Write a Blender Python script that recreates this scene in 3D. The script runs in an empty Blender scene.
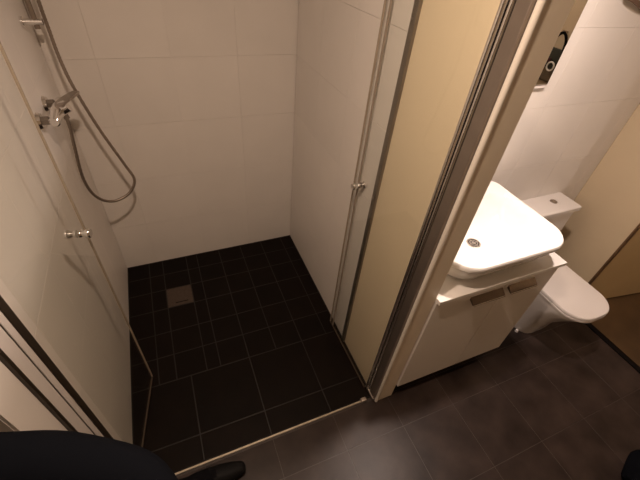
import bpy, bmesh, math, random
from mathutils import Vector, Matrix
random.seed(7)
S = bpy.context.scene
COL = S.collection
PI = math.pi

# ------------------------------------------------------------------ camera
cam_d = bpy.data.cameras.new('camera'); cam = bpy.data.objects.new('camera', cam_d); COL.objects.link(cam)
cr = Vector((0.92135717, -0.37981603, 0.08270884)); cu = Vector((0.1959365, 0.63755044, 0.74507605)); cf = Vector((0.33572288, 0.67027548, -0.66183149))
cam.matrix_world = Matrix(((cr.x, cu.x, -cf.x, -0.7308), (cr.y, cu.y, -cf.y, -1.9888), (cr.z, cu.z, -cf.z, 1.8463), (0, 0, 0, 1)))
cam_d.sensor_fit = 'HORIZONTAL'; cam_d.sensor_width = 36.0; cam_d.lens = 358.82 / 640 * 36.0
cam_d.clip_start = 0.02; cam_d.clip_end = 50
S.camera = cam
# ------------------------------------------------------------------ world, lights, exposure
wd = bpy.data.worlds.new('world'); S.world = wd; wd.use_nodes = True
wd.node_tree.nodes['Background'].inputs[0].default_value = (1.0, 0.72, 0.45, 1)
wd.node_tree.nodes['Background'].inputs[1].default_value = 0.012
S.view_settings.view_transform = 'Standard'; S.view_settings.look = 'None'
S.view_settings.gamma = 1.0; S.view_settings.use_curve_mapping = False
S.view_settings.exposure = 0.0
WARM = (1.0, 0.80, 0.69)
def disc_light(name, loc, power, size, spread=170, aim=(0, 0, -1), col=WARM):
    l = bpy.data.lights.new(name, 'AREA'); l.shape = 'DISK'; l.size = size; l.energy = power; l.color = col; l.spread = math.radians(spread)
    o = bpy.data.objects.new(name, l); COL.objects.link(o); o.location = loc
    o.rotation_euler = Vector(aim).to_track_quat('-Z', 'Y').to_euler()
    return o
LAMP_A = (0.42, -1.30, 2.11)      # ceiling lamp over the basin
LAMP_B = (-0.62, -1.54, 2.36)     # ceiling lamp at the shower entrance
disc_light('vanity_light', (LAMP_A[0], LAMP_A[1], LAMP_A[2] - 0.03), 14.0, 0.09)
disc_light('entrance_light', (LAMP_B[0], LAMP_B[1], LAMP_B[2] - 0.03), 15.0, 0.06, col=(1.0, 0.735, 0.55))
disc_light('hall_fill_light', (2.3, -2.80, 2.37), 9.0, 0.10)  # added fill without a fixture, brightens the hall reflected in the mirror

# ------------------------------------------------------------------ materials
def mat(name, base, rough=0.5, metal=0.0, spec=0.5, vary=0.0, noise=0.0, nscale=8.0, bump=0.0, bscale=60.0, coat=0.0, obj_rand=False, emis=None):
    m = bpy.data.materials.new(name); m.use_nodes = True; nt = m.node_tree; n = nt.nodes; b = n['Principled BSDF']
    b.inputs['Base Color'].default_value = (*base, 1); b.inputs['Roughness'].default_value = rough
    b.inputs['Metallic'].default_value = metal; b.inputs['Specular IOR Level'].default_value = spec
    b.inputs['Coat Weight'].default_value = coat
    col = None
    if noise > 0:
        tc = n.new('ShaderNodeTexCoord'); tx = n.new('ShaderNodeTexNoise'); tx.inputs['Scale'].default_value = nscale; tx.inputs['Detail'].default_value = 6
        geo = n.new('ShaderNodeNewGeometry'); nt.links.new(geo.outputs['Position'], tx.inputs['Vector'])
        rp = n.new('ShaderNodeValToRGB'); rp.color_ramp.elements[0].position = 0.3; rp.color_ramp.elements[1].position = 0.7
        rp.color_ramp.elements[0].color = (*[c * (1 - noise) for c in base], 1); rp.color_ramp.elements[1].color = (*[min(1, c * (1 + noise)) for c in base], 1)
        nt.links.new(tx.outputs['Fac'], rp.inputs['Fac']); col = rp.outputs['Color']
    if vary > 0:
        oi = n.new('ShaderNodeObjectInfo'); mr = n.new('ShaderNodeMapRange'); mr.inputs['To Min'].default_value = 1 - vary; mr.inputs['To Max'].default_value = 1 + vary
        nt.links.new(oi.outputs['Random'], mr.inputs['Value'])
        hsv = n.new('ShaderNodeHueSaturation'); hsv.inputs['Color'].default_value = (*base, 1)
        if col: nt.links.new(col, hsv.inputs['Color'])
        nt.links.new(mr.outputs['Result'], hsv.inputs['Value']); col = hsv.outputs['Color']
    if col: nt.links.new(col, b.inputs['Base Color'])
    if bump > 0:
        g2 = n.new('ShaderNodeNewGeometry'); t2 = n.new('ShaderNodeTexNoise'); t2.inputs['Scale'].default_value = bscale; t2.inputs['Detail'].default_value = 4
        nt.links.new(g2.outputs['Position'], t2.inputs['Vector'])
        bp = n.new('ShaderNodeBump'); bp.inputs['Strength'].default_value = bump; bp.inputs['Distance'].default_value = 0.004
        nt.links.new(t2.outputs['Fac'], bp.inputs['Height']); nt.links.new(bp.outputs['Normal'], b.inputs['Normal'])
    if emis:
        b.inputs['Emission Color'].default_value = (*emis[0], 1); b.inputs['Emission Strength'].default_value = emis[1]
    return m
def glass_mat(name, tint, refl=0.6):
    m = bpy.data.materials.new(name); m.use_nodes = True; nt = m.node_tree; n = nt.nodes
    n.remove(n['Principled BSDF']); out = n['Material Output']
    tr = n.new('ShaderNodeBsdfTransparent'); tr.inputs[0].default_value = (*tint, 1)
    gl = n.new('ShaderNodeBsdfGlossy'); gl.inputs['Roughness'].default_value = 0.02; gl.inputs['Color'].default_value = (1, 1, 1, 1)
    fr = n.new('ShaderNodeLayerWeight'); fr.inputs['Blend'].default_value = 0.5
    pw = n.new('ShaderNodeMath'); pw.operation = 'POWER'; pw.inputs[1].default_value = 5.0
    mu = n.new('ShaderNodeMath'); mu.operation = 'MULTIPLY_ADD'; mu.inputs[1].default_value = refl; mu.inputs[2].default_value = 0.02
    mx = n.new('ShaderNodeMixShader')
    nt.links.new(fr.outputs['Facing'], pw.inputs[0]); nt.links.new(pw.outputs[0], mu.inputs[0]); nt.links.new(mu.outputs[0], mx.inputs[0])
    nt.links.new(tr.outputs[0], mx.inputs[1]); nt.links.new(gl.outputs[0], mx.inputs[2]); nt.links.new(mx.outputs[0], out.inputs[0])
    return m
M = dict(
    walltile=mat('white_wall_tile', (0.80, 0.76, 0.72), 0.42, vary=0.015, noise=0.02, nscale=5, bump=0.02, bscale=9),
    grout=mat('pale_wall_grout', (0.78, 0.74, 0.70), 0.4),
    cream=mat('cream_panel', (0.80, 0.685, 0.50), 0.5),
    plaster=mat('warm_plaster', (0.56, 0.46, 0.32), 0.85, noise=0.03, nscale=4, bump=0.03, bscale=80),
    ceil=mat('ceiling_white', (0.82, 0.80, 0.76), 0.9, noise=0.02),
    floortile=mat('charcoal_floor_tile', (0.038, 0.0265, 0.023), 0.36, spec=0.26, vary=0.10, noise=0.45, nscale=7, bump=0.10, bscale=30),
    showertile=mat('black_shower_tile', (0.0055, 0.0030, 0.0019), 0.5, spec=0.12, vary=0.12, noise=0.25, nscale=9, bump=0.10, bscale=40),
    fgrout=mat('floor_grout', (0.054, 0.041, 0.037), 0.4, noise=0.2, nscale=20),
    sgrout=mat('shower_grout', (0.0052, 0.0031, 0.0021), 0.5, noise=0.35, nscale=14),
    chrome=mat('chrome', (0.82, 0.80, 0.78), 0.12, metal=1.0),
    alu=mat('satin_aluminium', (0.40, 0.345, 0.30), 0.42, metal=0.9, noise=0.05, nscale=20),
    darkalu=mat('dark_anodised', (0.27, 0.235, 0.20), 0.42, metal=0.85, noise=0.08, nscale=15),
    chromedark=mat('chrome_dark_reflection', (0.045, 0.034, 0.024), 0.35, metal=0.3),  # dark base colour stands in for dark reflections in the left post's chrome
    black=mat('black_rubber_and_shade', (0.006, 0.0045, 0.004), 0.9, spec=0.1),
    ceramic=mat('white_ceramic', (0.78, 0.745, 0.72), 0.15, coat=0.2),
    glaze=mat('basin_glaze', (0.96, 0.955, 0.95), 0.12, coat=0.3),
    seat=mat('white_plastic', (0.79, 0.75, 0.73), 0.25),
    laminate=mat('white_laminate', (0.86, 0.82, 0.78), 0.30, noise=0.01),
    worktop=mat('white_worktop', (0.92, 0.90, 0.88), 0.30),
    pull=mat('handle_metal', (0.20, 0.165, 0.14), 0.25, metal=1.0),
    steel=mat('brushed_steel', (0.42, 0.37, 0.33), 0.30, metal=1.0, noise=0.1, nscale=40),
    drain=mat('drain_steel', (0.065, 0.044, 0.032), 0.65, metal=0.1, noise=0.2, nscale=60),
    hose=mat('metal_hose', (0.30, 0.25, 0.21), 0.40, metal=0.8),
    bead=mat('bead_highlight', (0.84, 0.79, 0.71), 0.22),  # pale colour stands in for the highlight along the partition corner
    endface=mat('partition_end', (0.82, 0.73, 0.60), 0.4, noise=0.02),
    softchrome=mat('soft_chrome', (0.95, 0.92, 0.88), 0.24, metal=1.0),
    brass=mat('threshold_metal', (0.62, 0.55, 0.44), 0.38, metal=0.8, noise=0.15, nscale=25),
    glass=glass_mat('shower_glass', (0.975, 0.98, 0.97), 0.35),
    edge=mat('glass_edge', (0.36, 0.30, 0.23), 0.35),
    lowseal=mat('bottom_seal', (0.075, 0.05, 0.032), 0.5),
    seal=mat('clear_plastic_seal', (0.30, 0.25, 0.20), 0.4),
    brown=mat('brown_wood', (0.115, 0.062, 0.028), 0.5, noise=0.25, nscale=12),
    darkwood=mat('dark_red_wood', (0.010, 0.0035, 0.0025), 0.6, noise=0.3, nscale=9),
    hallwood=mat('hall_floor_wood', (0.075, 0.042, 0.018), 0.4, noise=0.25, nscale=6),
    doorpaint=mat('tan_door', (0.50, 0.36, 0.18), 0.5, noise=0.03),
    navy=mat('navy_fabric', (0.0045, 0.0052, 0.0075), 0.95, spec=0.05, bump=0.15, bscale=40),
    trouser=mat('black_trousers', (0.006, 0.006, 0.008), 0.95, spec=0.1, bump=0.15, bscale=40),
    shoe=mat('black_shoe', (0.005, 0.005, 0.006), 0.6, spec=0.2),
    skin=mat('skin', (0.62, 0.38, 0.27), 0.5), hair=mat('dark_hair', (0.02, 0.013, 0.008), 0.6, bump=0.4, bscale=120),
    olive=mat('dark_olive_canvas', (0.020, 0.021, 0.012), 0.8), red=mat('dark_red_canvas', (0.05, 0.008, 0.008), 0.7),
    greycloth_and_gap=mat('grey_brown_canvas_and_gap', (0.12, 0.095, 0.06), 0.85, noise=0.2, nscale=40), white=mat('white_plastic_ring', (0.8, 0.78, 0.72), 0.4),
    towel=mat('beige_towel', (0.70, 0.60, 0.45), 0.95, bump=0.3, bscale=200), hem=mat('brown_hem', (0.14, 0.085, 0.055), 0.9),
    bulb=mat('lamp_diffuser', (0.9, 0.85, 0.75), 0.5, emis=((1.0, 0.67, 0.40), 6.0)),
)
mir = mat('mirror_silver', (0.90, 0.90, 0.88), 0.01, metal=1.0); M['mirror'] = mir

# ------------------------------------------------------------------ helpers
def link(name, me, m=None, parent=None, loc=None):
    o = bpy.data.objects.new(name, me); COL.objects.link(o)
    if m is not None and me is not None: me.materials.append(M[m] if isinstance(m, str) else m)
    if parent: o.parent = parent
    if loc: o.location = loc
    return o
def obj(name, bm, m, parent=None, smooth=False, loc=None):
    bmesh.ops.recalc_face_normals(bm, faces=bm.faces)
    me = bpy.data.meshes.new(name); bm.to_mesh(me); bm.free()
    if smooth:
        for p in me.polygons: p.use_smooth = True
        try: me.set_sharp_from_angle(angle=math.radians(40))
        except Exception: pass
    return link(name, me, m, parent, loc)
def tag(o, label, cat, group=None):
    o['label'] = label; o['category'] = cat
    if group: o['group'] = group
    return o
def thing(name, label, cat, loc=(0, 0, 0), group=None):
    o = bpy.data.objects.new(name, None); COL.objects.link(o); o.location = loc; o.empty_display_size = 0.05
    return tag(o, label, cat, group)
def under(o, t):                      # world-space mesh -> child of a thing placed at t.location
    o.parent = t; o.matrix_parent_inverse = Matrix.Translation(-Vector(t.location)); return o
def struct(o, label=None):
    o['kind'] = 'structure'
    if label: o['label'] = label
    return o
def box(bm, x0, x1, y0, y1, z0, z1, bev=0.0, seg=2):
    r = bmesh.ops.create_cube(bm, size=1.0); vs = r['verts']
    bmesh.ops.transform(bm, matrix=Matrix.Translation(((x0 + x1) / 2, (y0 + y1) / 2, (z0 + z1) / 2)) @ Matrix.Diagonal((x1 - x0, y1 - y0, z1 - z0, 1)), verts=vs)
    if bev > 0:
        es = list({e for v in vs for e in v.link_edges})
        bmesh.ops.bevel(bm, geom=es, offset=bev, segments=seg, affect='EDGES', profile=0.5)
    return bm
def nb(*a, **k): return box(bmesh.new(), *a, **k)
def cyl(bm, p0, p1, r0, r1=None, n=24, caps=True):
    p0, p1 = Vector(p0), Vector(p1); d = p1 - p0
    q = d.to_track_quat('Z', 'Y').to_matrix().to_4x4()
    bmesh.ops.create_cone(bm, cap_ends=caps, segments=n, radius1=r0, radius2=r0 if r1 is None else r1, depth=d.length, matrix=Matrix.Translation((p0 + p1) / 2) @ q)
    return bm
def loft(bm, rings, cap0=True, cap1=True):
    vr = [[bm.verts.new(p) for p in r] for r in rings]; n = len(rings[0])
    for a, b in zip(vr, vr[1:]):
        for i in range(n): bm.faces.new((a[i], a[(i + 1) % n], b[(i + 1) % n], b[i]))
    if cap0: bm.faces.new(vr[0][::-1])
    if cap1: bm.faces.new(vr[-1])
    return bm
def rrect(x0, x1, y0, y1, r, z, n=8, rb=None):
    """rounded rectangle; front is -y (y0); rb = radius of the back corners"""
    rb = r if rb is None else rb; pts = []
    for cx, cy, a0, rr in ((x1 - rb, y1 - rb, 0, rb), (x0 + rb, y1 - rb, PI / 2, rb), (x0 + r, y0 + r, PI, r), (x1 - r, y0 + r, 1.5 * PI, r)):
        for k in range(n + 1):
            a = a0 + k * PI / 2 / n; pts.append((cx + rr * math.cos(a), cy + rr * math.sin(a), z))
    return pts
def smooth_path(pts, sub=8):
    P = [Vector(p) for p in pts]; out = []
    for i in range(len(P) - 1):
        p0, p1, p2, p3 = P[max(i - 1, 0)], P[i], P[i + 1], P[min(i + 2, len(P) - 1)]
        for k in range(sub):
            t = k / sub
            out.append(0.5 * ((2 * p1) + (p2 - p0) * t + (2 * p0 - 5 * p1 + 4 * p2 - p3) * t * t + (3 * p1 - p0 - 3 * p2 + p3) * t ** 3))
    out.append(P[-1]); return out
def tube(bm, path, rad, n=10, ripple=0.0):
    up = Vector((0.3, 0.5, 0.8)).normalized(); rings = []
    for i, p in enumerate(path):
        t = (path[min(i + 1, len(path) - 1)] - path[max(i - 1, 0)]).normalized()
        a = (up - t * up.dot(t)).normalized(); up = a; b = t.cross(a); r = rad(i) if callable(rad) else rad
        r *= 1 + ripple * (1 if i % 2 else -1)
        rings.append([p + a * (r * math.cos(2 * PI * k / n)) + b * (r * math.sin(2 * PI * k / n)) for k in range(n)])
    return loft(bm, rings)

# ------------------------------------------------------------------ room shell
W, XR, YB, YF, H = 1.15, 1.603, -0.898, -3.0, 2.42
YE, TP = -1.382, 0.092            # front end of the partition, its thickness
floor = struct(obj('floor', nb(-1.75, 1.62, YF, 0.10, -0.12, -0.0008), 'fgrout'), 'dark tiled floor of the bathroom and shower')
_tc = {}
def tile_mesh(w, h, t, m, ch):
    k = (round(w, 4), round(h, 4), t, m)
    if k in _tc: return _tc[k]
    bm = bmesh.new()
    rings = [[(x * (w / 2 - i), y * (h / 2 - i), z) for x, y in ((-1, -1), (1, -1), (1, 1), (-1, 1))] for i, z in ((0, -t), (0, -ch), (ch, 0))]
    loft(bm, rings, True, True)
    bmesh.ops.recalc_face_normals(bm, faces=bm.faces)
    me = bpy.data.meshes.new('tile'); bm.to_mesh(me); bm.free(); me.materials.append(M[m]); _tc[k] = me; return me
def cuts(a, b, off, s):
    k = math.ceil((a - off) / s + 1e-6); v = [a]
    while off + k * s < b - 1e-6: v.append(off + k * s); k += 1
    v.append(b)
    if len(v) > 2 and v[1] - v[0] < 0.03: v.pop(1)
    if len(v) > 2 and v[-1] - v[-2] < 0.03: v.pop(-2)
    return v
def tiles(parent, M3, ulist, vlist, g, t, m, ch=0.0012, jit=0.0, skip=None):
    """lay tiles in the plane given by M3 (u -> column 0, v -> column 1, outward normal -> column 2)"""
    for u0, u1 in zip(ulist, ulist[1:]):
        for v0, v1 in zip(vlist, vlist[1:]):
            if skip and skip((u0 + u1) / 2, (v0 + v1) / 2): continue
            o = link('tile', tile_mesh(u1 - u0 - g, v1 - v0 - g, t, m, ch)); o.parent = parent
            o.matrix_world = M3 @ Matrix.Translation(((u0 + u1) / 2, (v0 + v1) / 2, random.uniform(-jit, jit)))
TS, GX, GY = 0.312, -0.238, -0.913
UP = Matrix.Identity(4)
DR = (-0.932, -0.778, -0.426, -0.271)            # the drain
# shower: quarter-size tiles towards the back, full tiles in front
sx = cuts(-W + 0.002, -0.002, GX, TS / 2); sy = cuts(GY, -0.002, GY, TS / 2)
xs = sorted([x for x in sx if not DR[0] - 0.07 < x < DR[1] + 0.07] + [DR[0], DR[1]]); ysx = sorted([y for y in sy if not DR[2] - 0.07 < y < DR[3] + 0.07] + [DR[2], DR[3]])
tiles(floor, UP, xs, ysx, 0.004, 0.008, 'showertile', jit=0.0006, skip=lambda u, v: DR[0] < u < DR[1] and DR[2] < v < DR[3])
tiles(floor, UP, cuts(-W + 0.002, -0.002, GX, TS), cuts(-1.345, GY, GY, TS), 0.004, 0.008, 'showertile', jit=0.0004)
tiles(floor, UP, cuts(-1.72, XR - 0.02, GX, TS), cuts(YF + 0.002, -1.366, GY, TS), 0.003, 0.008, 'floortile', 0.0006, jit=0.0002)
tiles(floor, UP, cuts(TP + 0.002, XR - 0.02, GX, TS), cuts(-1.366, YB - 0.01, GY, TS), 0.003, 0.008, 'floortile', 0.0006, jit=0.0002)
sg = obj('shower_grout_bed', nb(-W, 0, -1.35, 0, -0.00085, -0.0006), 'sgrout', floor)

TH = 0.32
def wall(name, b, m, label): return struct(obj(name, b, m), label)
T = 0.008
wl = wall('wall_left', nb(-1.30, -W - 0.003, -1.49, 0.10, 0.001, H), 'grout', 'white tiled left wall of the shower')
rz = cuts(0.004, H - 0.004, 0.02, TH)
tiles(wl, Matrix(((0, 0, 1, -W), (-1, 0, 0, 0), (0, 1, 0, 0), (0, 0, 0, 1))), cuts(0.004, 1.262, 0.0, TH), rz, 0.0010, T, 'walltile', 0.0001)
obj('plaster_end', nb(-W - 0.0025, -W + 0.004, -1.489, -1.391, 0.004, H - 0.004), 'laminate', wl)
wb = wall('wall_back', nb(-W - 0.15, 0.10, 0.003, 0.12, 0.001, H), 'grout', 'white tiled back wall of the shower')
tiles(wb, Matrix(((1, 0, 0, 0), (0, 0, -1, 0), (0, 1, 0, 0), (0, 0, 0, 1))), cuts(-W + 0.002, -0.002, 0.0, TH), rz, 0.0010, T, 'walltile', 0.0001)
wp = wall('wall_partition', nb(0.003, TP, -0.985, 0.003, 0.001, H), 'grout', 'tiled shower side wall with a cream panelled end')
tiles(wp, Matrix(((0, 0, -1, 0), (1, 0, 0, 0), (0, 1, 0, 0), (0, 0, 0, 1))), cuts(-0.982, -0.004, 0.0, TH), rz, 0.0010, T, 'walltile', 0.0001)
PH = 1.80
obj('end_board', nb(0.001, TP, YE - 0.0015, YE + 0.004, 0.012, PH, bev=0.001), 'endface', wp)
obj('panel', nb(0.0, TP, YE + 0.003, -0.985, 0.001, PH, bev=0.002), 'cream', wp)
wv = wall('wall_vanity', nb(TP, XR + 0.12, YB + 0.003, -0.78, 0.001, H), 'grout', 'white tiled wall behind the washbasin and toilet')
tiles(wv, Matrix(((1, 0, 0, 0), (0, 0, -1, YB), (0, 1, 0, 0), (0, 0, 0, 1))), cuts(TP + 0.002, XR - 0.002, 0.88, TH), rz, 0.0010, T, 'walltile', 0.0001)
DJ, DE = -1.264, -2.12
wall('wall_right', nb(XR, XR + 0.03, DJ, YB, 0.001, H), 'plaster', 'tan painted wall beside the toilet')
wall('wall_right_front', nb(XR, XR + 0.11, YF, DE, 0.001, H), 'plaster', 'tan painted wall beyond the doorway')
wall('wall_right_lintel', nb(XR, XR + 0.11, DE, DJ, 2.06, H), 'plaster', 'tan wall over the doorway')
wall('wall_front', nb(-1.85, XR + 1.2, YF - 0.1, YF, 0.001, H), 'plaster', 'plain wall behind the camera')
wall('wall_entrance', nb(-1.85, -1.75, YF, -1.35, 0.001, H), 'darkwood', 'dark wood wall at the left entrance')
wall('wall_entrance_return', nb(-1.75, -1.30, -1.49, -1.35, 0.001, H), 'darkwood', 'dark wood return at the left entrance')
wall('ceiling', nb(-1.85, XR + 1.2, YF - 0.1, 0.12, H, H + 0.1), 'ceil', 'white ceiling')
# hall beyond the doorway
struct(obj('floor_hall', nb(XR + 0.02, XR + 1.2, YF, -1.0, -0.12, -0.002), 'hallwood'), 'dark brown floor beyond the doorway')
wall('wall_hall', nb(XR + 1.1, XR + 1.2, YF, -1.0, 0.0, H), 'plaster', 'hall wall beyond the doorway')
wall('wall_hall_end', nb(XR + 0.03, XR + 1.1, -1.20, -1.0, 0.0, H), 'plaster', 'end wall of the hall')
struct(obj('trim_1', nb(XR - 0.004, XR + 0.030, DJ - 0.010, DJ - 0.0005, 0.001, 2.06, bev=0.002), 'brown'), 'brown door frame beside the toilet')
struct(obj('trim_2', nb(XR - 0.022, XR + 0.018, DE, DJ - 0.022, -0.002, 0.006, bev=0.002), 'black'), 'black strip in the doorway')
# door leaf opened outwards
dl = nb(0, 0.76, -0.02, 0.02, 0.012, 2.04, bev=0.002)
do = struct(obj('door_1', dl, 'doorpaint'), 'tan door leaf opened into the hall')
do.location = (XR + 0.034, -1.252, 0); do.rotation_euler = (0, 0, math.radians(-8.5))
hb = nb(0.68, 0.72, -0.05, -0.02, 1.0, 1.04, bev=0.004); box(hb, 0.60, 0.72, -0.065, -0.05, 1.01, 1.03, bev=0.005)
obj('handle', hb, 'steel', do)

# ------------------------------------------------------------------ shower drain, threshold, posts
t = thing('floor_drain', 'square steel drain grate in the black shower floor', 'drain', (DR[0], DR[2], -0.002))
b = nb(DR[0] + 0.003, DR[1] - 0.003, DR[2] + 0.003, DR[3] - 0.003, -0.0025, -0.0005); under(obj('frame', b, 'drain'), t)
bm = bmesh.new(); cx, cy = (DR[0] + DR[1]) / 2, (DR[2] + DR[3]) / 2
box(bm, DR[0] + 0.006, DR[1] - 0.006, DR[2] + 0.006, DR[3] - 0.006, -0.0006, 0.0014, bev=0.001)
under(obj('grate', bm, 'drain'), t)
bm = nb(cx - 0.03, cx + 0.045, DR[2] + 0.024, DR[2] + 0.030, 0.0012, 0.0018); under(obj('finger_slot', bm, 'black'), t)

t = thing('shower_threshold', 'thin metal strip across the shower entrance floor', 'threshold', (-0.57, -1.355, 0))
bm = nb(-1.12, -0.045, -1.3595, -1.3505, 0.0, 0.010, bev=0.002); under(obj('strip', bm, 'brass'), t)
bm = nb(-0.075, -0.045, -1.366, -1.344, 0.0, 0.022, bev=0.004); under(obj('end_clip', bm, 'steel'), t)
bm = nb(-1.125, -0.02, -1.3505, -1.346, 0.0, 0.004); under(obj('seal_lip', bm, 'black'), t)

def post(name, label, sx, x, y0, flip):
    """hinge post on the wall face at x, room side along sx, running from y0 towards the front"""
    tt = thing(name, label, 'post', (x, y0, 0.0))
    def B(ya, yb, d0, d1, z1=1.81, bev=0.002):
        xa, xb = sorted((x + sx * d0, x + sx * d1)); return nb(xa, xb, y0 - yb, y0 - ya, 0.012, z1, bev=bev)
    bm = bmesh.new(); cyl(bm, (x + sx * 0.012, y0 - 0.008, 0.02), (x + sx * 0.012, y0 - 0.008, 1.815), 0.0085)
    under(obj('hinge_rod', bm, 'softchrome', smooth=True), tt)
    under(obj('backing', B(0.0, 0.079, 0.0, 0.003), 'black'), tt)
    bm = bmesh.new(); cyl(bm, (x + sx * 0.008, y0 - 0.026, 0.02), (x + sx * 0.008, y0 - 0.026, 1.815), 0.0065)
    under(obj('ridge', bm, 'softchrome', smooth=True), tt)
    under(obj('flat_profile', B(0.037, 0.078, 0.0, 0.013, bev=0.003), 'alu'), tt)
    under(obj('foot', B(-0.002, 0.083, 0.0, 0.018, z1=0.03, bev=0.003), 'darkalu'), tt)
    return tt
post('shower_post', 'tall chrome door post at the right end of the shower threshold', -1, 0.0, -1.294, False)
bm = bmesh.new(); cyl(bm, (0.001, YE + 0.001, 0.012), (0.001, YE + 0.001, PH), 0.0085, n=16)
tag(obj('corner_bead', bm, 'bead', smooth=True), 'thin rounded bead on the cream partition corner, highlight painted in white', 'trim')
# left post (wider strips, dark lines between)
tt = thing('shower_post', 'tall chrome door post on the left wall of the shower', 'post', (-W, -1.267, 0))
for nm, ya, yb, d, mm in (('dark_profile', 0.004, 0.034, 0.014, 'chromedark'), ('light_profile', 0.0345, 0.058, 0.012, 'seat'), ('dark_groove', 0.058, 0.066, 0.010, 'chromedark'), ('cover_panel', 0.066, 0.111, 0.012, 'seat'), ('edge_profile', 0.111, 0.123, 0.013, 'chromedark')):
    under(obj(nm, nb(-W, -W + d, -1.267 - yb, -1.267 - ya, 0.006, 1.815, bev=0.0015), mm), tt)

# dark channel on the right wall where the tiles meet the panel
t = thing('wall_channel', 'dark metal channel between the white tiles and the cream panel', 'profile', (0, -0.993, 0))
under(obj('channel', nb(-0.012, 0.0005, -1.004, -0.978, 0.004, 1.81, bev=0.002), 'darkalu'), t)
for z in (0.50, 1.03, 1.66):
    bm = bmesh.new(); cyl(bm, (-0.0115, -0.990, z), (-0.0145, -0.990, z), 0.0045, n=12); under(obj('screw', bm, 'steel'), t)

def door(name, label, hinge, lead, seal, inner):
    """glass leaf from hinge (x,y) to the leading edge (x,y)"""
    hx, hy = hinge; lx, ly = lead; L = math.hypot(lx - hx, ly - hy); ang = math.atan2(ly - hy, lx - hx)
    tt = thing(name, label, 'shower door', (hx, hy, 0)); tt.rotation_euler = (0, 0, ang)
    obj('glass_pane', nb(0.004, L - 0.004, -0.003, 0.003, 0.016, 1.80), 'glass', tt)
    obj('edge', nb(L - 0.005, L, -0.003, 0.003, 0.016, 1.80), 'edge', tt)
    if seal: obj('seal', nb(L - 0.038, L - 0.034, -0.0036, 0.0036, 0.016, 1.80), 'seal', tt)
    obj('bottom_seal', nb(0.004, L, -0.003, 0.003, 0.010, 0.0165), 'lowseal', tt)
    kz, kx = 1.035, L - 0.052
    kn = bmesh.new(); side_out = 1 if lx > -0.5 else -1
    prof = [(0.0032, 0.013), (0.008, 0.0125), (0.013, 0.0095), (0.019, 0.011), (0.028, 0.0155), (0.034, 0.0155), (0.037, 0.013)]
    for s in (-1, 1):
        rings = [[(kx + r * math.cos(a * PI / 10), s * (d if s * side_out > 0 else 0.003 + (d - 0.003) * inner), kz + r * math.sin(a * PI / 10)) for a in range(20)] for d, r in prof]
        loft(kn, rings)
    obj('knob', kn, 'chrome', tt, smooth=True)
    return tt
door('shower_door', 'clear glass shower door folded against the right wall, round chrome knob', (-0.023, -1.300), (-0.026, -0.846), True, 0.5)
door('shower_door', 'clear glass shower door standing ajar at the left wall, round chrome knob', (-1.122, -1.262), (-1.046, -0.859), False, 1.0)

# ------------------------------------------------------------------ mixer, rail, hose
t = thing('shower_mixer', 'chrome wall-mounted shower mixer with a paddle lever', 'tap', (-W, -0.37, 1.22))
ZM = 1.222
for y in (-0.292, -0.455):
    bm = bmesh.new(); cyl(bm, (-W + 0.0005, y, ZM), (-W + 0.012, y, ZM), 0.031, 0.026, 28); under(obj('flange', bm, 'chrome', smooth=True), t)
    bm = bmesh.new(); cyl(bm, (-W + 0.012, y, ZM), (-W + 0.034, y, ZM), 0.016, n=6); under(obj('union_nut', bm, 'darkalu'), t)
bm = bmesh.new()
ys = [-0.478, -0.474, -0.44, -0.42, -0.395, -0.35, -0.325, -0.305, -0.273, -0.269]; rs = [0.014, 0.018, 0.018, 0.020, 0.024, 0.024, 0.020, 0.018, 0.018, 0.014]
loft(bm, [[(-W + 0.052 + r * math.cos(a * PI / 12), y, ZM + r * math.sin(a * PI / 12)) for a in range(24)] for y, r in zip(ys, rs)])
under(obj('body', bm, 'chrome', smooth=True), t)
bm = bmesh.new(); cyl(bm, (-W + 0.060, -0.372, ZM + 0.005), (-W + 0.092, -0.372, ZM + 0.018), 0.025, 0.022, 24)
under(obj('cartridge_cap', bm, 'chrome', smooth=True), t)
lv = bmesh.new()
pa = [(-W + 0.066, -0.395, ZM + 0.026), (-W + 0.072, -0.372, ZM + 0.030), (-W + 0.090, -0.330, ZM + 0.032), (-W + 0.110, -0.285, ZM + 0.032), (-W + 0.116, -0.268, ZM + 0.032)]
hw = [0.016, 0.024, 0.025, 0.023, 0.016]
rings = []
for (x, y, z), w in zip(pa, hw):
    d = Vector((0.82, -0.5, 0.15)).normalized(); c = Vector((x, y, z)); th = Vector((0, 0, 0.004))
    rings.append([c + d * w - th, c + d * w + th, c - d * w + th, c - d * w - th])
loft(lv, rings); under(obj('lever', lv, 'steel'), t)
bm = bmesh.new(); cyl(bm, (-W + 0.058, -0.33, ZM - 0.018), (-W + 0.064, -0.33, ZM - 0.048), 0.011, n=16); under(obj('hose_outlet', bm, 'darkalu', smooth=True), t)

t = thing('shower_rail', 'slim chrome riser rail with a wall bracket near the shower corner', 'shower rail', (-W, -0.15, 1.45))
bm = bmesh.new(); cyl(bm, (-1.104, -0.15, 1.452), (-1.104, -0.15, 2.12), 0.0095, n=16); under(obj('rail', bm, 'hose', smooth=True), t)
for z in (1.475, 2.08):
    bm = bmesh.new(); cyl(bm, (-W + 0.0005, -0.15, z), (-1.080, -0.15, z), 0.013, 0.0115, n=18); cyl(bm, (-W + 0.0005, -0.15, z), (-W + 0.008, -0.15, z), 0.019, n=18); under(obj('bracket', bm, 'chrome', smooth=True), t)
hs = bmesh.new(); cyl(hs, (-1.075, -0.15, 1.98), (-1.02, -0.17, 1.93), 0.014, n=14); cyl(hs, (-1.075, -0.15, 1.99), (-1.045, -0.16, 1.80), 0.010, 0.012, 14); cyl(hs, (-1.075, -0.15, 1.985), (-1.03, -0.168, 2.02), 0.05, 0.045, 24)
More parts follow.
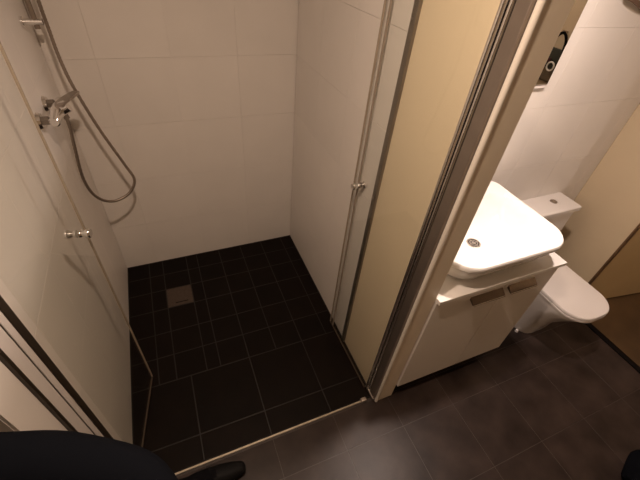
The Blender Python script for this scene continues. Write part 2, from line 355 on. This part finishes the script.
under(obj('hand_shower', hs, 'chrome', smooth=True), t)

hp = [(-1.048, -0.159, 1.80), (-1.060, -0.150, 1.66), (-1.070, -0.145, 1.545), (-1.073, -0.135, 1.448), (-1.071, -0.142, 1.341), (-1.056, -0.155, 1.231), (-1.011, -0.17, 1.045), (-0.952, -0.19, 0.865), (-0.929, -0.203, 0.782), (-0.972, -0.222, 0.718), (-1.048, -0.25, 0.705), (-1.104, -0.28, 0.763), (-1.122, -0.30, 0.874), (-1.104, -0.32, 1.032), (-1.090, -0.328, 1.125), (-1.087, -0.330, 1.1735)]
bm = tube(bmesh.new(), smooth_path(hp, 14), 0.0068, 10, ripple=0.07)
tag(obj('shower_hose', bm, 'hose', smooth=True), 'looping metal shower hose hanging below the mixer', 'hose')

# ------------------------------------------------------------------ vanity
VX0, VX1, VY, VB = TP + 0.004, 0.782, -1.392, 0.115
t = thing('vanity_cabinet', 'white two-door washbasin cabinet against the partition', 'cabinet', ((VX0 + VX1) / 2, -1.15, 0))
under(obj('body', nb(VX0, VX1, VY + 0.019, YB - 0.002, VB, 0.791, bev=0.001), 'laminate'), t)
under(obj('plinth', nb(VX0 + 0.01, VX1 - 0.03, VY + 0.075, YB - 0.02, 0.0005, VB), 'black'), t)  # black colour paints in the shade of the recess under the cabinet
xm = 0.468
for x0, x1, h0, h1 in ((VX0 + 0.001, xm - 0.0015, 0.280, 0.452), (xm + 0.0015, VX1 - 0.001, 0.486, 0.640)):
    d = obj('door', nb(x0, x1, VY, VY + 0.018, VB + 0.002, 0.788, bev=0.002), 'laminate'); under(d, t)
    hb = bmesh.new()
    # angled bar handle: two feet and a flat bar
    loft(hb, [[(xx, VY - 0.0002, 0.742), (xx, VY - 0.024, 0.730), (xx, VY - 0.028, 0.733), (xx, VY - 0.024, 0.739), (xx, VY - 0.0002, 0.757)] for xx in (h0, h0 + 0.004, h1 - 0.004, h1)])
    hd = obj('handle', hb, 'pull'); hd.parent = d
    lp = obj('lip', nb(h0, h1, VY - 0.031, VY - 0.027, 0.7295, 0.735, bev=0.001), 'softchrome'); lp.parent = hd
tag(obj('vanity_worktop', nb(VX0, 0.792, -1.405, YB - 0.001, 0.7915, 0.812, bev=0.002), 'worktop'), 'white worktop under the washbasin', 'worktop')

BX0, BX1, BY0, BY1, BZ = 0.130, 0.724, -1.414, -0.925, 0.960
t = thing('washbasin', 'large white ceramic washbasin standing on the worktop', 'washbasin', ((BX0 + BX1) / 2, -1.17, 0.812))
def bsec(ins, z, r): return rrect(BX0 + ins, BX1 - ins, BY0 + ins, BY1 - ins * 0.6, r * 1.2, z, 10, rb=max(r * 0.45, 0.012))
bm = bmesh.new()
outer = [bsec(0.080, 0.8125, 0.06), bsec(0.068, 0.820, 0.07), bsec(0.045, 0.85, 0.085), bsec(0.022, 0.895, 0.095), bsec(0.008, 0.925, 0.10), bsec(0.0, 0.938, 0.10), bsec(0.0, 0.954, 0.10), bsec(0.004, 0.960, 0.098)]
def isec(ins, z, r): return rrect(BX0 + ins, BX1 - ins, BY0 + ins, BY1 - 0.07 - ins, r, z, 10, rb=r * 0.8)
inner = [isec(0.022, 0.960, 0.11), isec(0.028, 0.955, 0.11), isec(0.045, 0.92, 0.08), isec(0.070, 0.872, 0.08), isec(0.105, 0.852, 0.08), isec(0.15, 0.846, 0.055)]
loft(bm, outer + inner); under(obj('bowl', bm, 'glaze', smooth=True), t)
DXY = (0.420, -1.195)
bm = bmesh.new(); cyl(bm, (*DXY, 0.8455), (*DXY, 0.8485), 0.032, 0.030, 28); dr = obj('drain', bm, 'chrome', smooth=True); under(dr, t)
bm = bmesh.new()
for r0, r1 in ((0.010, 0.014), (0.020, 0.024)):
    n = 28
    for k in range(n):
        if k % 7 == 0: continue
        a, c = 2 * PI * k / n, 2 * PI * (k + 1) / n
        bm.faces.new([bm.verts.new((DXY[0] + r * math.cos(q), DXY[1] + r * math.sin(q), 0.8489)) for r, q in ((r0, a), (r1, a), (r1, c), (r0, c))])
sl = obj('drain_slots', bm, 'black'); sl.parent = dr
# single lever tap at the back of the basin
t = thing('basin_tap', 'chrome basin tap at the back of the washbasin', 'tap', (0.465, -0.955, 0.961))
bm = bmesh.new(); cyl(bm, (0.465, -0.957, 0.961), (0.465, -0.957, 1.06), 0.024, 0.021, 24); under(obj('body', bm, 'chrome', smooth=True), t)
bm = tube(bmesh.new(), smooth_path([(0.465, -0.965, 1.03), (0.465, -1.02, 1.045), (0.465, -1.07, 1.035), (0.465, -1.085, 1.015)], 6), 0.012, 12); under(obj('spout', bm, 'chrome', smooth=True), t)
bm = nb(0.453, 0.477, -1.03, -0.945, 1.062, 1.074, bev=0.004); under(obj('lever', bm, 'chrome'), t)

# mirror and what hangs on the walls
t = thing('wall_mirror', 'frameless wall mirror above the washbasin, mostly hidden by the partition', 'mirror', (0.44, YB, 1.40))
under(obj('backing', nb(0.105, 0.800, YB - 0.012, YB - 0.0005, 1.395, 2.10), 'seat'), t)
under(obj('mirror_glass', nb(0.105, 0.797, YB - 0.017, YB - 0.012, 1.412, 2.098, bev=0.0015), 'mirror'), t)

# bag on the hall wall (seen in the mirror)
HX = XR + 1.1
t = thing('hanging_bag', 'dark olive bag with a black loop handle, seen in the mirror', 'bag', (HX, -2.30, 1.0))
bm = bmesh.new(); cyl(bm, (HX - 0.001, -2.30, 1.30), (HX - 0.07, -2.30, 1.31), 0.006, n=10); under(obj('hook', bm, 'steel'), t)
bm = tube(bmesh.new(), smooth_path([(HX - 0.05, -2.38, 1.13), (HX - 0.05, -2.37, 1.22), (HX - 0.05, -2.30, 1.295), (HX - 0.05, -2.24, 1.24), (HX - 0.05, -2.22, 1.13)], 8), 0.012, 8); under(obj('strap', bm, 'black', smooth=True), t)
bm = bmesh.new(); loft(bm, [[(HX - 0.052 + q[1], -2.31 + q[0], z) for q in [(p[0], p[1]) for p in rrect(-w, w, -d, d, d * 0.8, 0, 4)]] for z, w, d in ((1.02, 0.13, 0.045), (1.04, 0.14, 0.048), (1.12, 0.125, 0.04), (1.17, 0.10, 0.02))])
under(obj('body', bm, 'olive', smooth=True), t)
bm = nb(HX - 0.108, HX - 0.098, -2.34, -2.26, 1.06, 1.10, bev=0.004); under(obj('badge', bm, 'red'), t)
bm = tube(bmesh.new(), [Vector((HX - 0.115, -2.23 + 0.035 * math.cos(a), 1.04 + 0.035 * math.sin(a))) for a in [k * 2 * PI / 16 for k in range(17)]], 0.007, 8); under(obj('ring', bm, 'white', smooth=True), t)
bm = nb(HX - 0.09, HX - 0.012, -2.43, -2.17, 0.90, 1.02, bev=0.02); under(obj('lower_pouch', bm, 'greycloth_and_gap'), t)

# towel with brown hem at the upper right
def cloth(x0z, hem, zt, y, th):
    bm = bmesh.new(); n = 16; rings = []
    for i in range(n + 1):
        f = i / n; x = x0z[0][0] + (x0z[1][0] - x0z[0][0]) * f; zl = x0z[0][1] + (x0z[1][1] - x0z[0][1]) * f
        yy = y - 0.006 * (1 + math.sin(f * 9)); z0, z1 = (zl, zl + 0.016) if hem else (zl + 0.016, zt); tt_ = th * (1.5 if hem else 1)
        rings.append([(x, yy - tt_, z0), (x, yy - tt_, z1), (x, yy, z1), (x, yy, z0)])
    return loft(bm, rings)
t = thing('hanging_towel', 'beige towel with a brown hem on the wall in the top right corner', 'towel', (1.12, YB, 1.66))
X01 = ((1.0, 1.722), (1.33, 1.638))
under(obj('cloth', cloth(X01, False, 1.98, YB - 0.008, 0.006), 'towel', smooth=True), t)
under(obj('hem', cloth(X01, True, 1.98, YB - 0.008, 0.006), 'hem', smooth=True), t)
bm = bmesh.new(); cyl(bm, (0.98, YB - 0.02, 1.97), (1.35, YB - 0.02, 1.97), 0.011, n=14)
for xx in (0.99, 1.34): cyl(bm, (xx, YB - 0.0005, 1.97), (xx, YB - 0.02, 1.97), 0.008, n=10)
under(obj('rail', bm, 'steel', smooth=True), t)

# ------------------------------------------------------------------ toilet
TX0, TX1 = 1.046, 1.368; TC = (TX0 + TX1) / 2; TF = -1.536
t = thing('toilet', 'white close-coupled toilet with its lid closed', 'toilet', (TC, -1.2, 0))
bm = bmesh.new()
def tsec(hw, yf, z, r, yb=YB - 0.004): return rrect(TC - hw, TC + hw, yf, yb, r, z, 10, rb=0.02)
loft(bm, [tsec(0.118, -1.345, 0.0005, 0.08), tsec(0.121, -1.35, 0.02, 0.08), tsec(0.125, -1.365, 0.10, 0.09), tsec(0.135, -1.40, 0.19, 0.10), tsec(0.146, -1.445, 0.26, 0.12), tsec(0.154, -1.49, 0.32, 0.12), tsec(0.157, -1.522, 0.355, 0.125), tsec(0.157, -1.522, 0.366, 0.125)])
under(obj('bowl', bm, 'ceramic', smooth=True), t)
def lsec(i, z): return rrect(TX0 + i, TX1 - i, TF + i, -1.098 - i, 0.125 - i, z, 12, rb=0.03)
bm = bmesh.new(); loft(bm, [lsec(0.004, 0.3665), lsec(0.0, 0.369), lsec(0.0, 0.379), lsec(0.004, 0.3815)]); under(obj('seat', bm, 'seat', smooth=True), t)
bm = bmesh.new(); loft(bm, [lsec(0.006, 0.3845), lsec(0.0, 0.388), lsec(0.0, 0.397), lsec(0.004, 0.402), lsec(0.03, 0.4045), lsec(0.09, 0.406)]); lid = obj('lid', bm, 'seat', smooth=True); under(lid, t)
bm = bmesh.new(); loft(bm, [lsec(0.012, 0.381), lsec(0.012, 0.385)]); under(obj('gap_shade', bm, 'greycloth_and_gap'), t)  # dark filler, its colour stands in for shade between seat and lid
for xx in (TC - 0.07, TC + 0.07):
    bm = bmesh.new(); cyl(bm, (xx - 0.018, -1.092, 0.384), (xx + 0.018, -1.092, 0.384), 0.011, n=14); under(obj('hinge', bm, 'chrome', smooth=True), t)
C0, C1 = 1.028, 1.398
bm = bmesh.new(); loft(bm, [rrect(C0 + 0.014, C1 - 0.014, -1.044, YB - 0.002, 0.02, z, 5, rb=0.004) for z in (0.366, 0.38, 0.715)]); under(obj('cistern', bm, 'ceramic', smooth=True), t)
bm = bmesh.new(); loft(bm, [rrect(C0 + i, C1 - i, -1.056 + i, YB - 0.002, 0.012, z, 5, rb=0.004) for i, z in ((0.004, 0.7155), (0.0, 0.720), (0.0, 0.742), (0.004, 0.746))]); cl = obj('cistern_lid', bm, 'ceramic', smooth=True); under(cl, t)
bm = bmesh.new(); cyl(bm, (1.262, -0.965, 0.745), (1.262, -0.965, 0.749), 0.021, 0.019, 24)
fb = obj('flush_button', bm, 'steel', smooth=True); fb.parent = cl
bm = bmesh.new(); cyl(bm, (TC - 0.128, -1.30, 0.0005), (TC - 0.128, -1.30, 0.016), 0.011, 0.008, 14); under(obj('floor_bolt_cap', bm, 'seat', smooth=True), t)

# ------------------------------------------------------------------ ceiling lamps
for (x, y, z), lb in ((LAMP_A, 'round ceiling lamp over the washbasin'), (LAMP_B, 'round ceiling lamp at the shower entrance')):
    t = thing('ceiling_lamp', lb, 'lamp', (x, y, H), 'ceiling lamps')
    bm = bmesh.new(); cyl(bm, (x, y, z + 0.02), (x, y, H - 0.0005), 0.065, 0.075, 28); under(obj('housing', bm, 'seat', smooth=True), t)
    bm = bmesh.new(); cyl(bm, (x, y, z), (x, y, z + 0.02), 0.055, 0.058, 28); under(obj('diffuser', bm, 'bulb', smooth=True), t)

# ------------------------------------------------------------------ photographer at the lower left, facing into the room
def skin_mesh(verts, edges, radii, root, levels=2):
    me = bpy.data.meshes.new('person'); me.from_pydata([Vector(v) for v in verts], edges, [])
    o = bpy.data.objects.new('tmp', me); COL.objects.link(o)
    md = o.modifiers.new('skin', 'SKIN'); md.use_smooth_shade = True; md.branch_smoothing = 0.6
    for i, r in enumerate(radii):
        sv = me.skin_vertices[0].data[i]; sv.radius = r if isinstance(r, tuple) else (r, r); sv.use_root = (i == root)
    sb = o.modifiers.new('sub', 'SUBSURF'); sb.levels = levels
    dg = bpy.context.evaluated_depsgraph_get(); dg.update()
    res = bpy.data.meshes.new_from_object(o.evaluated_get(dg)); bpy.data.objects.remove(o); return res
V, E, RR = [], [], []
def jv(p, r, link_to=None):
    V.append(p); RR.append(r); i = len(V) - 1
    if link_to is not None: E.append((link_to, i))
    return i
pel = jv((-1.37, -1.83, 0.95), 0.135)
sp1 = jv((-1.375, -1.83, 1.12), 0.125, pel); sp2 = jv((-1.38, -1.83, 1.28), 0.145, sp1); nk0 = jv((-1.37, -1.83, 1.42), 0.085, sp2)
nk = jv((-1.355, -1.83, 1.50), 0.052, nk0); h1 = jv((-1.345, -1.83, 1.575), 0.078, nk); h2 = jv((-1.345, -1.83, 1.655), 0.088, h1); h3 = jv((-1.35, -1.83, 1.72), 0.060, h2)
def hand(wr, dirv, up, side):
    """palm and five fingers, slightly curled"""
    d = Vector(dirv).normalized(); u = Vector(up).normalized(); s = d.cross(u).normalized() * side
    w = Vector(V[wr]); p1 = jv(tuple(w + d * 0.035), (0.026, 0.018), wr); p2 = jv(tuple(w + d * 0.075), (0.030, 0.017), p1)
    for k, (off, ln) in enumerate(((-0.030, 0.062), (-0.010, 0.075), (0.010, 0.070), (0.029, 0.055))):
        b0 = w + d * 0.085 + s * off
        a = jv(tuple(b0), 0.0095, p2); b_ = jv(tuple(b0 + d * ln * 0.45 - u * 0.010), 0.009, a); c_ = jv(tuple(b0 + d * ln * 0.8 - u * 0.028), 0.0085, b_); jv(tuple(b0 + d * ln * 0.95 - u * 0.046), 0.007, c_)
    q = jv(tuple(w + d * 0.035 - s * 0.030 - u * 0.006), 0.012, p1); q2 = jv(tuple(w + d * 0.062 - s * 0.050 - u * 0.014), 0.010, q); jv(tuple(w + d * 0.088 - s * 0.056 - u * 0.020), 0.008, q2)
# left arm (towards +y), bent, forearm forward
s = jv((-1.37, -1.69, 1.40), 0.072, nk0); s2 = jv((-1.36, -1.615, 1.36), 0.064, s); e0 = jv((-1.29, -1.585, 1.22), 0.058, s2); el = jv((-1.15, -1.602, 1.105), 0.058, e0)
f1 = jv((-1.03, -1.633, 1.09), 0.058, el); f2 = jv((-0.89, -1.706, 1.07), 0.050, f1); wr = jv((-0.835, -1.81, 1.04), 0.032, f2); hand(wr, (0.35, -0.9, -0.25), (0, 0, 1), 1)
# right arm hanging
s = jv((-1.37, -1.97, 1.40), 0.072, nk0); s2 = jv((-1.37, -2.055, 1.35), 0.064, s); el = jv((-1.37, -2.09, 1.10), 0.050, s2); wr = jv((-1.33, -2.09, 0.86), 0.030, el); hand(wr, (0.15, 0, -1), (1, 0, 0.1), 1)
# legs
hp_ = jv((-1.35, -1.735, 0.88), 0.100, pel); k0 = jv((-1.23, -1.635, 0.70), 0.085, hp_); kn_ = jv((-1.11, -1.555, 0.50), 0.066, k0); sh = jv((-1.03, -1.515, 0.30), 0.056, kn_); an = jv((-0.97, -1.455, 0.10), 0.044, sh)
ft = jv((-0.88, -1.437, 0.058), (0.046, 0.044), an); ft2 = jv((-0.77, -1.440, 0.044), (0.044, 0.034), ft); jv((-0.695, -1.442, 0.034), (0.024, 0.024), ft2)
jv((-1.005, -1.458, 0.050), (0.036, 0.042), an)
hp_ = jv((-1.38, -1.925, 0.88), 0.100, pel); k0 = jv((-1.385, -1.94, 0.70), 0.085, hp_); kn_ = jv((-1.385, -1.945, 0.48), 0.064, k0); sh = jv((-1.39, -1.95, 0.28), 0.055, kn_); an = jv((-1.40, -1.95, 0.10), 0.044, sh)
ft = jv((-1.31, -1.955, 0.058), (0.046, 0.044), an); ft2 = jv((-1.21, -1.96, 0.044), (0.047, 0.034), ft); jv((-1.145, -1.962, 0.036), (0.034, 0.026), ft2); jv((-1.435, -1.95, 0.050), (0.036, 0.042), an)
pm = skin_mesh(V, E, RR, pel)
zmin = min(v.co.z for v in pm.vertices)
for v in pm.vertices: v.co.z = max(v.co.z, 0.001)
for nme in ('navy', 'trouser', 'shoe', 'skin'): pm.materials.append(M[nme])
wl_, wr_ = Vector((-0.815, -1.79, 1.06)), Vector((-1.33, -2.09, 0.86))
for p in pm.polygons:
    c = p.center; p.use_smooth = True
    p.material_index = 0
    if c.z > 1.47: p.material_index = 3
    elif (c.y < -1.80 and c.x > -1.0 and c.z > 0.9): p.material_index = 3
    elif c.y < -2.03 and c.z < 0.86: p.material_index = 3
    elif c.z < 0.085: p.material_index = 2
    elif c.z < 0.93 and c.y > -2.06: p.material_index = 1
person = thing('person', 'person in dark navy top and black shoes standing at the lower left, forearm bent forward', 'person', (-1.37, -1.83, 0))
bd = link('body', pm); under(bd, person)
def ell(c, r, n=16):
    bm = bmesh.new(); bmesh.ops.create_uvsphere(bm, u_segments=n, v_segments=n // 2 + 2, radius=1.0, matrix=Matrix.Translation(c) @ Matrix.Diagonal((*r, 1))); return bm
hb = ell((-1.366, -1.83, 1.665), (0.095, 0.092, 0.098), 24)
bmesh.ops.delete(hb, geom=[v for v in hb.verts if v.co.x > -1.30 and v.co.z < 1.70 or v.co.z < 1.60], context='VERTS')
under(obj('hair', hb, 'hair', smooth=True), person)
for s_ in (-1, 1):
    under(obj('ear', ell((-1.35, -1.83 + s_ * 0.088, 1.625), (0.018, 0.008, 0.030)), 'skin', smooth=True), person)
    under(obj('eye', ell((-1.268, -1.83 + s_ * 0.030, 1.640), (0.010, 0.013, 0.008)), 'white', smooth=True), person)
    under(obj('eyebrow', ell((-1.262, -1.83 + s_ * 0.031, 1.662), (0.006, 0.018, 0.004)), 'hair', smooth=True), person)
under(obj('nose', ell((-1.255, -1.83, 1.612), (0.018, 0.013, 0.026)), 'skin', smooth=True), person)
under(obj('mouth', ell((-1.268, -1.83, 1.572), (0.008, 0.024, 0.006)), 'red', smooth=True), person)

# dark bundle on the floor at the lower right
bm = bmesh.new(); bmesh.ops.create_icosphere(bm, subdivisions=4, radius=1.0)
for v in bm.verts:
    d = v.co.normalized(); a = math.atan2(d.y, d.x)
    k = 1 + 0.10 * math.sin(3 * a + 1) + 0.06 * math.sin(7 * a + 4 * d.z) + 0.04 * math.sin(11 * d.x + 5 * d.y)
    v.co = Vector((1.14 + 0.28 * d.x * k, -2.23 + 0.17 * d.y * k, max(0.0008, 0.05 + 0.07 * d.z * k)))
tag(obj('cloth_bundle', bm, 'navy', smooth=True), 'crumpled dark navy cloth bundle on the floor at the bottom right', 'cloth')
